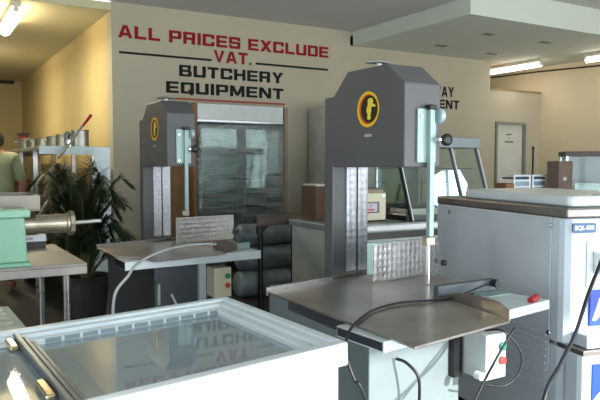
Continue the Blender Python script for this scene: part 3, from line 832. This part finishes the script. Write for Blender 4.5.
for s_ in (-1, 1):
    hb = B()
    for k in range(4):
        x = s_ * .225 + (k - 1.5) * .018
        hb.tube([(x, .25, .96), (x, .30, .955), (x, .33 - abs(k - 1.5) * .006, .935)], [.01, .009, .007], 8)
    hb.tube([(s_ * .19, .235, .96), (s_ * .175, .27, .955), (s_ * .175, .295, .945)], [.011, .01, .008], 8)
    hb.build('fingers', skin, pe, smooth=True)

# ------------------------------------------------------------------ wrapped glass-door cooler against the lettered wall
ck = T('display_cooler', 'two-door upright glass cooler wrapped in clear film under the lettering', 'cooler', (2.975, 6.32, 0))
w2 = .50
b = B().box(-w2, -.02, .06, -w2 + .04, .33, 1.93).box(w2 - .04, -.02, .06, w2, .33, 1.93).box(-w2 + .04, .29, .06, w2 - .04, .33, 1.93).box(-w2 + .04, -.02, .06, w2 - .04, .29, .30)
b.box(-w2 + .04, -.02, 1.75, w2 - .04, .29, 1.93)
b.build('cabinet', M('cooler_grey', (150, 158, 158), .45, .2), ck, .006)
B().box(-w2, -.06, 1.765, w2, -.02, 1.93).build('header', M('header_pale', (204, 210, 206), .4), ck, .006)
B().box(-w2, -.062, 1.745, w2, -.02, 1.765).build('header_trim', chrome, ck)
B().box(-w2 + .04, .27, .30, w2 - .04, .288, 1.75).build('back_liner', M('liner_dim', (190, 204, 204), .5), ck)
for x0, x1 in ((-w2 + .003, -.004), (.004, w2 - .003)):
    dr = B().box(x0, -.055, .20, x0 + .045, -.022, 1.74).box(x1 - .045, -.055, .20, x1, -.022, 1.74).box(x0 + .045, -.055, 1.68, x1 - .045, -.022, 1.74).box(x0 + .045, -.055, .20, x1 - .045, -.022, .27).build('door', M('door_dark', (58, 66, 72), .45, .3), ck)
    B().box(x0 + .045, -.045, .27, x1 - .045, -.038, 1.68).build('pane', glasst, dr)
for z in (.55, .85, 1.15, 1.42):
    B().box(-w2 + .045, -.01, z, w2 - .045, .265, z + .012).build('shelf', chrome, ck)
# film: gently rippled sheet around the front and sides
wb = B(); nx, nz_ = 26, 40; rows = []
for j in range(nz_ + 1):
    z = .07 + 1.67 * j / nz_
    row = []
    for i in range(nx + 1):
        x = -w2 - .012 + (2 * w2 + .024) * i / nx
        row.append(wb._v((x, -.08 + .008 * math.sin(j * 1.9 + i * .35) + random.uniform(-.004, .004), z)))
    rows.append(row)
for r0, r1 in zip(rows, rows[1:]):
    for i in range(nx): wb.b.faces.new((r0[i], r0[i + 1], r1[i + 1], r1[i]))
o = wb.build('film_wrap', wrapg, ck, smooth=True)
md = o.modifiers.new('thick', 'SOLIDIFY'); md.thickness = .002
B().box(-w2 + .05, -.01, 0, w2 - .05, .3, .06).build('plinth', plastic_b, ck)
for i, x in enumerate((-w2 - .05, w2 + .01)):
    B().box(x, -.07, .05, x + .04, -.04, 1.93).box(x, -.04, .05, x + .006, .1, 1.93).build('corner_protector', cardb if i == 0 else M('card_pink', (158, 134, 116), .9), ck)
tag(B().prism([(2.10, 0), (2.41, 0), (2.41, 1.40), (2.10, 1.42)], 'y', 6.42, 6.47).build('cardboard_sheet', cardb, bevel=.003), 'tall brown cardboard sheet standing left of the wrapped cooler', 'cardboard')

uf = T('upright_freezer', 'plain pale grey upright cabinet against the wall, partly behind the near bandsaw', 'cabinet', (4.36, 6.35, 0))
B().box(-.32, -.22, .05, .30, .32, 1.96).build('cabinet', M('upright_grey', (196, 198, 188), .5), uf, .008)
B().box(-.32, -.26, .12, .30, -.222, 1.95).build('door', M('upright_door', (178, 182, 174), .5), uf, .008)
B().box(-.29, -.29, 1.0, -.27, -.26, 1.3).build('handle', chrome, uf, .003)
B().box(-.28, -.18, 0, .26, .28, .05).build('plinth', plastic_b, uf)

dt = T('work_table', 'dark narrow table with a gusseted round leg left of the white counter', 'table', (2.34, 4.62, 0))
tm = M('table_brown', (84, 72, 66), .4, .4, var=.1)
c4 = [(-.02, -.02), (.41, -.0), (.71, .63), (.28, .63)]
B().prism(c4, 'z', .815, .86).build('tabletop', tm, dt, .003)
for x, y in ((.02, .02), (.31, .57), (.37, .06), (.64, .57)):
    B().cyl((x, y, 0), (x, y, .815), .018, 14).build('leg', darksteel, dt)
B().prism([(-.01, .815), (-.01, .75), (.02, .74), (.10, .815)], 'y', .01, .03).build('gusset', darksteel, dt)
# wrapped rolls stacked behind the dark table
rg = 'wrapped rolls beside the cooler'
for k, (x, y, z, r_, nm) in enumerate(((3.02, 5.75, .13, .13, 'lowest dark film-wrapped roll in front of the cooler'), (3.05, 5.78, .38, .12, 'middle dark film-wrapped roll in front of the cooler'), (3.05, 5.78, .61, .11, 'topmost dark film-wrapped roll in front of the cooler'))):
    o = B().lathe([(.03, -.36), (r_ * .8, -.35), (r_, -.32), (r_, .32), (r_ * .8, .35), (.03, .36)], (x, y, z), 24, 'x').build('wrapped_roll', M('roll_wrap%d' % k, (128, 140, 144), .3, .1, var=.2, scale=8), smooth=True)
    tag(o, nm, 'roll', rg)

# ------------------------------------------------------------------ refrigerated serve-over counter
sc = T('serve_over_counter', 'glass-fronted serve-over display counter behind the near bandsaw', 'display counter', (2.70, 3.86, 0))
b = B().box(-.08, .06, .08, 1.58, .72, .84)
b.build('base', M('counter_pale', (176, 186, 178), .45), sc, .008)
B().box(.06, .02, .0, 1.5, .66, .08).build('plinth', plastic_b, sc)
B().box(-.10, .0, .815, 1.62, .74, .86).build('worktop', M('worktop_grey', (150, 158, 158), .35, .4), sc, .006)
B().box(-.10, -.03, .81, 1.62, 0, .85).build('bumper_rail', labelw, sc, .008)
B().box(.0, .035, .74, 1.58, .058, .79).build('dark_band', plastic_b, sc)
B().box(.02, .045, .16, 1.56, .058, .72).build('front_panel', M('teal_panel', (150, 186, 184), .2, .2), sc, .003)


def bar(b, x, y0, z0, y1, z1, w=.04, t=.05):
    b.prism([(y0, z0), (y0 + t, z0), (y1 + t, z1), (y1, z1)], 'x', x, x + w); return b


for x, m, zt_ in ((.60, plastic_b, 1.47), (1.18, M('frame_grey', (96, 104, 110), .4), 1.47), (1.48, M('frame_grey2', (96, 104, 110), .4), 1.47)):
    bb = B(); bar(bb, x, .03, .86, .24, zt_, .016, .03)
    bb.build('glass_frame', m, sc, .003)
    bb = B(); bar(bb, x + .018, .035, .86, .245, zt_, .010, .02)
    bb.build('frame_edge', labelw, sc)
B().box(.60, .215, 1.445, 1.52, .52, 1.535).build('canopy', M('canopy_grey', (140, 150, 156), .4, .3), sc, .008)
bb = B(); bar(bb, .64, .045, .87, .245, 1.47, .84, .006); bb.build('front_glass', glassm, sc)
for x in (.61, 1.10, 1.48):
    B().box(x, .50, .86, x + .015, .515, 1.47).build('post', chrome, sc)
B().box(.63, .25, 1.15, 1.49, .50, 1.158).build('glass_shelf', glassm, sc)
B().cyl((.63, .25, 1.27), (1.5, .25, 1.27), .006, 8).build('shelf_rail', chrome, sc)
B().box(.60, .10, .86, 1.50, .50, .90).build('deck', plastic_b, sc)
B().box(.61, .44, .90, 1.49, .50, .97).build('rear_ledge', plastic_b, sc)
B().box(.63, .516, .87, 1.08, .52, 1.46).build('rear_glass', glasst, sc)
for i, (x, w, nm) in enumerate(((.66, .22, 'steel tray nearest the black frame inside the display counter'), (.92, .22, 'second steel tray, right of the first one inside the display counter'))):
    t = T('steel_tray', nm, 'tray', (2.70 + x, 3.86 + .14, .90), 0, 'trays in the display counter')
    B().box(0, 0, 0, w, .3, .004).box(0, 0, .004, w, .004, .05).box(0, .296, .004, w, .3, .05).box(0, .004, .004, .004, .296, .05).box(w - .004, .004, .004, w, .296, .05).build('pan', chrome, t)
o = T('glare_sheet', 'added mirror sheet throwing window glare at the right end of the display counter', 'sheet', (3.93, 4.17, .90), R(-27))  # added mirror plate, angled to reproduce window glare in the glass
B().prism([(-.17, 0), (.16, 0), (.17, .24), (.10, .36), (-.05, .35), (-.17, .28)], 'y', -.003, .003).build('panel', M('glare_mirror', (240, 244, 244), .16, 1), o)

vs = T('packing_machine', 'small cream machine with a red and white display on the counter', 'machine', (2.985, 4.03, .86), 0)
B().box(-.08, 0, .012, .17, .26, .225).build('body', creamm, vs, .006)
B().box(-.07, .02, .225, .16, .24, .25).build('top_cover', M('cover_tan', (150, 136, 118), .5), vs, .004)
B().box(-.06, .03, .25, .15, .2, .262).build('lid', M('lid_dark', (86, 82, 80), .4), vs, .003)
sc_ = B().box(-.045, -.006, .07, .10, 0, .155).build('display', M('screen_dark', (50, 54, 66), .25), vs, .002)
B().box(-.035, -.008, .08, .078, -.006, .145).build('display_face', M('screen_pale', (186, 186, 196), .4), sc_)
B().box(-.01, -.0095, .088, .05, -.008, .102).box(.015, -.0095, .12, .03, -.008, .134).build('display_mark', M('mark_red', (196, 56, 60), .5), sc_)
B().cyl((.14, 0, .2), (.14, -.006, .2), .008, 12).build('knob', chrome, vs)
for x in (-.06, .15):
    for y in (.03, .23):
        B().cyl((x, y, 0), (x, y, .014), .01, 10).build('foot', plastic_b, vs)
bx = T('cardboard_box', 'dark brown carton with clear film on top at the left end of the counter', 'box', (2.80, 4.44, .86), R(0))
B().box(-.10, -.10, 0, .13, .12, .27).build('carton', M('carton_dark', (92, 68, 52), .8, var=.1), bx, .004)
B().box(-.095, -.095, .27, .125, .115, .29).build('film', M('film_pale', (170, 168, 160), .3), bx, .006)

# ------------------------------------------------------------------ counter at the right with small goods
rc = T('side_counter', 'long low counter behind the white machine on the right', 'counter', (5.3, 4.15, 0))
B().box(-.86, -.80, .06, 1.1, .35, .92).build('body', M('counter_cream', (150, 140, 124), .6), rc, .005)
B().box(-.9, -.83, .92, 1.14, .37, .95).build('worktop', M('counter_top', (120, 110, 100), .4), rc, .004)
B().box(-.8, -.3, 0, 1.05, .3, .06).build('plinth', plastic_b, rc)
for k, (x, nm) in enumerate(((4.56, 'left one of two chrome wire racks beside the thin pole'), (4.80, 'right one of two chrome wire racks beside the thin pole'))):
    t = T('wire_rack', nm, 'rack', (x, 4.0, .95), 0, 'chrome racks on the side counter')
    b = B()
    for z in (.03, .10, .155, .21, .255):
        b.tube([(0, 0, z), (.20, 0, z)], .009, 6)
    b.build('rail', labelw, t)
    for xx in (0, .20):
        B().tube([(xx, 0, 0), (xx, 0, .26), (xx, .16, .24), (xx, .16, 0)], .009, 8).build('side_frame', labelw, t)
    B().box(.012, .01, .225, .188, .15, .24).build('top_panel', M('rack_navy%d' % k, (40, 56, 84), .4), t)
    B().box(.012, .012, .06, .188, .018, .24).build('back_plate', M('rack_pale%d' % k, (150, 178, 196), .35, .3), t)
po = T('thin_pole', 'thin dark upright pole standing between the wire racks', 'pole', (5.11, 4.26, .95))
B().cyl((0, 0, 0), (0, 0, .5), .009, 10).build('shaft', darksteel, po)
B().cyl((0, 0, 0), (0, 0, .015), .03, 18).build('base', steel, po)
B().ell((0, 0, .51), (.014, .014, .02)).build('finial', darksteel, po, smooth=True)
for x, y, w, h, m, nm in ((4.44, 3.98, .10, .19, cardb, 'small brown carton left of the chrome wire racks'), (4.90, 3.80, .19, .385, cardb2, 'dull brown carton between the wire racks and glass cabinet')):
    t = T('cardboard_box', nm, 'box', (x, y, .95))
    B().box(0, 0, 0, w, .13, h).build('carton', m, t, .004)
    B().box(w * .3, -.0015, h * .55, w * .55, 0, h * .63).build('print', grayl, t)
gc = T('glass_cabinet', 'small glass display cabinet with a dark top on the side counter, at the right edge', 'cabinet', (5.15, 3.92, .95), R(-43))
b = B()
for x in (0, .52):
    for y in (0, .32):
        b.box(x, y, 0, x + .02, y + .02, .43)
b.box(0, 0, 0, .54, .34, .02)
b.build('frame', steel, gc)
B().box(-.012, -.012, .43, .552, .352, .475).build('top', M('cab_top', (62, 50, 46), .5), gc, .004)
B().box(.02, .006, .02, .52, .010, .43).build('front_pane', glassc, gc)
B().box(.006, .02, .02, .010, .32, .43).build('side_pane', glassc, gc)
B().box(.02, .315, .02, .52, .325, .43).build('back_panel', M('cab_back', (128, 134, 128), .5), gc)
B().box(.02, .02, .2, .52, .31, .206).build('glass_shelf', glassc, gc)
t = B().box(.10, .10, .02, .46, .26, .17).build('inner_tray', M('inner_pale', (150, 156, 152), .35, .4), gc, .004)
B().box(.10, .088, .17, .46, .10, .18).box(.10, .088, .02, .11, .10, .17).box(.45, .088, .02, .46, .10, .17).build('tray_edge', labelw, gc)
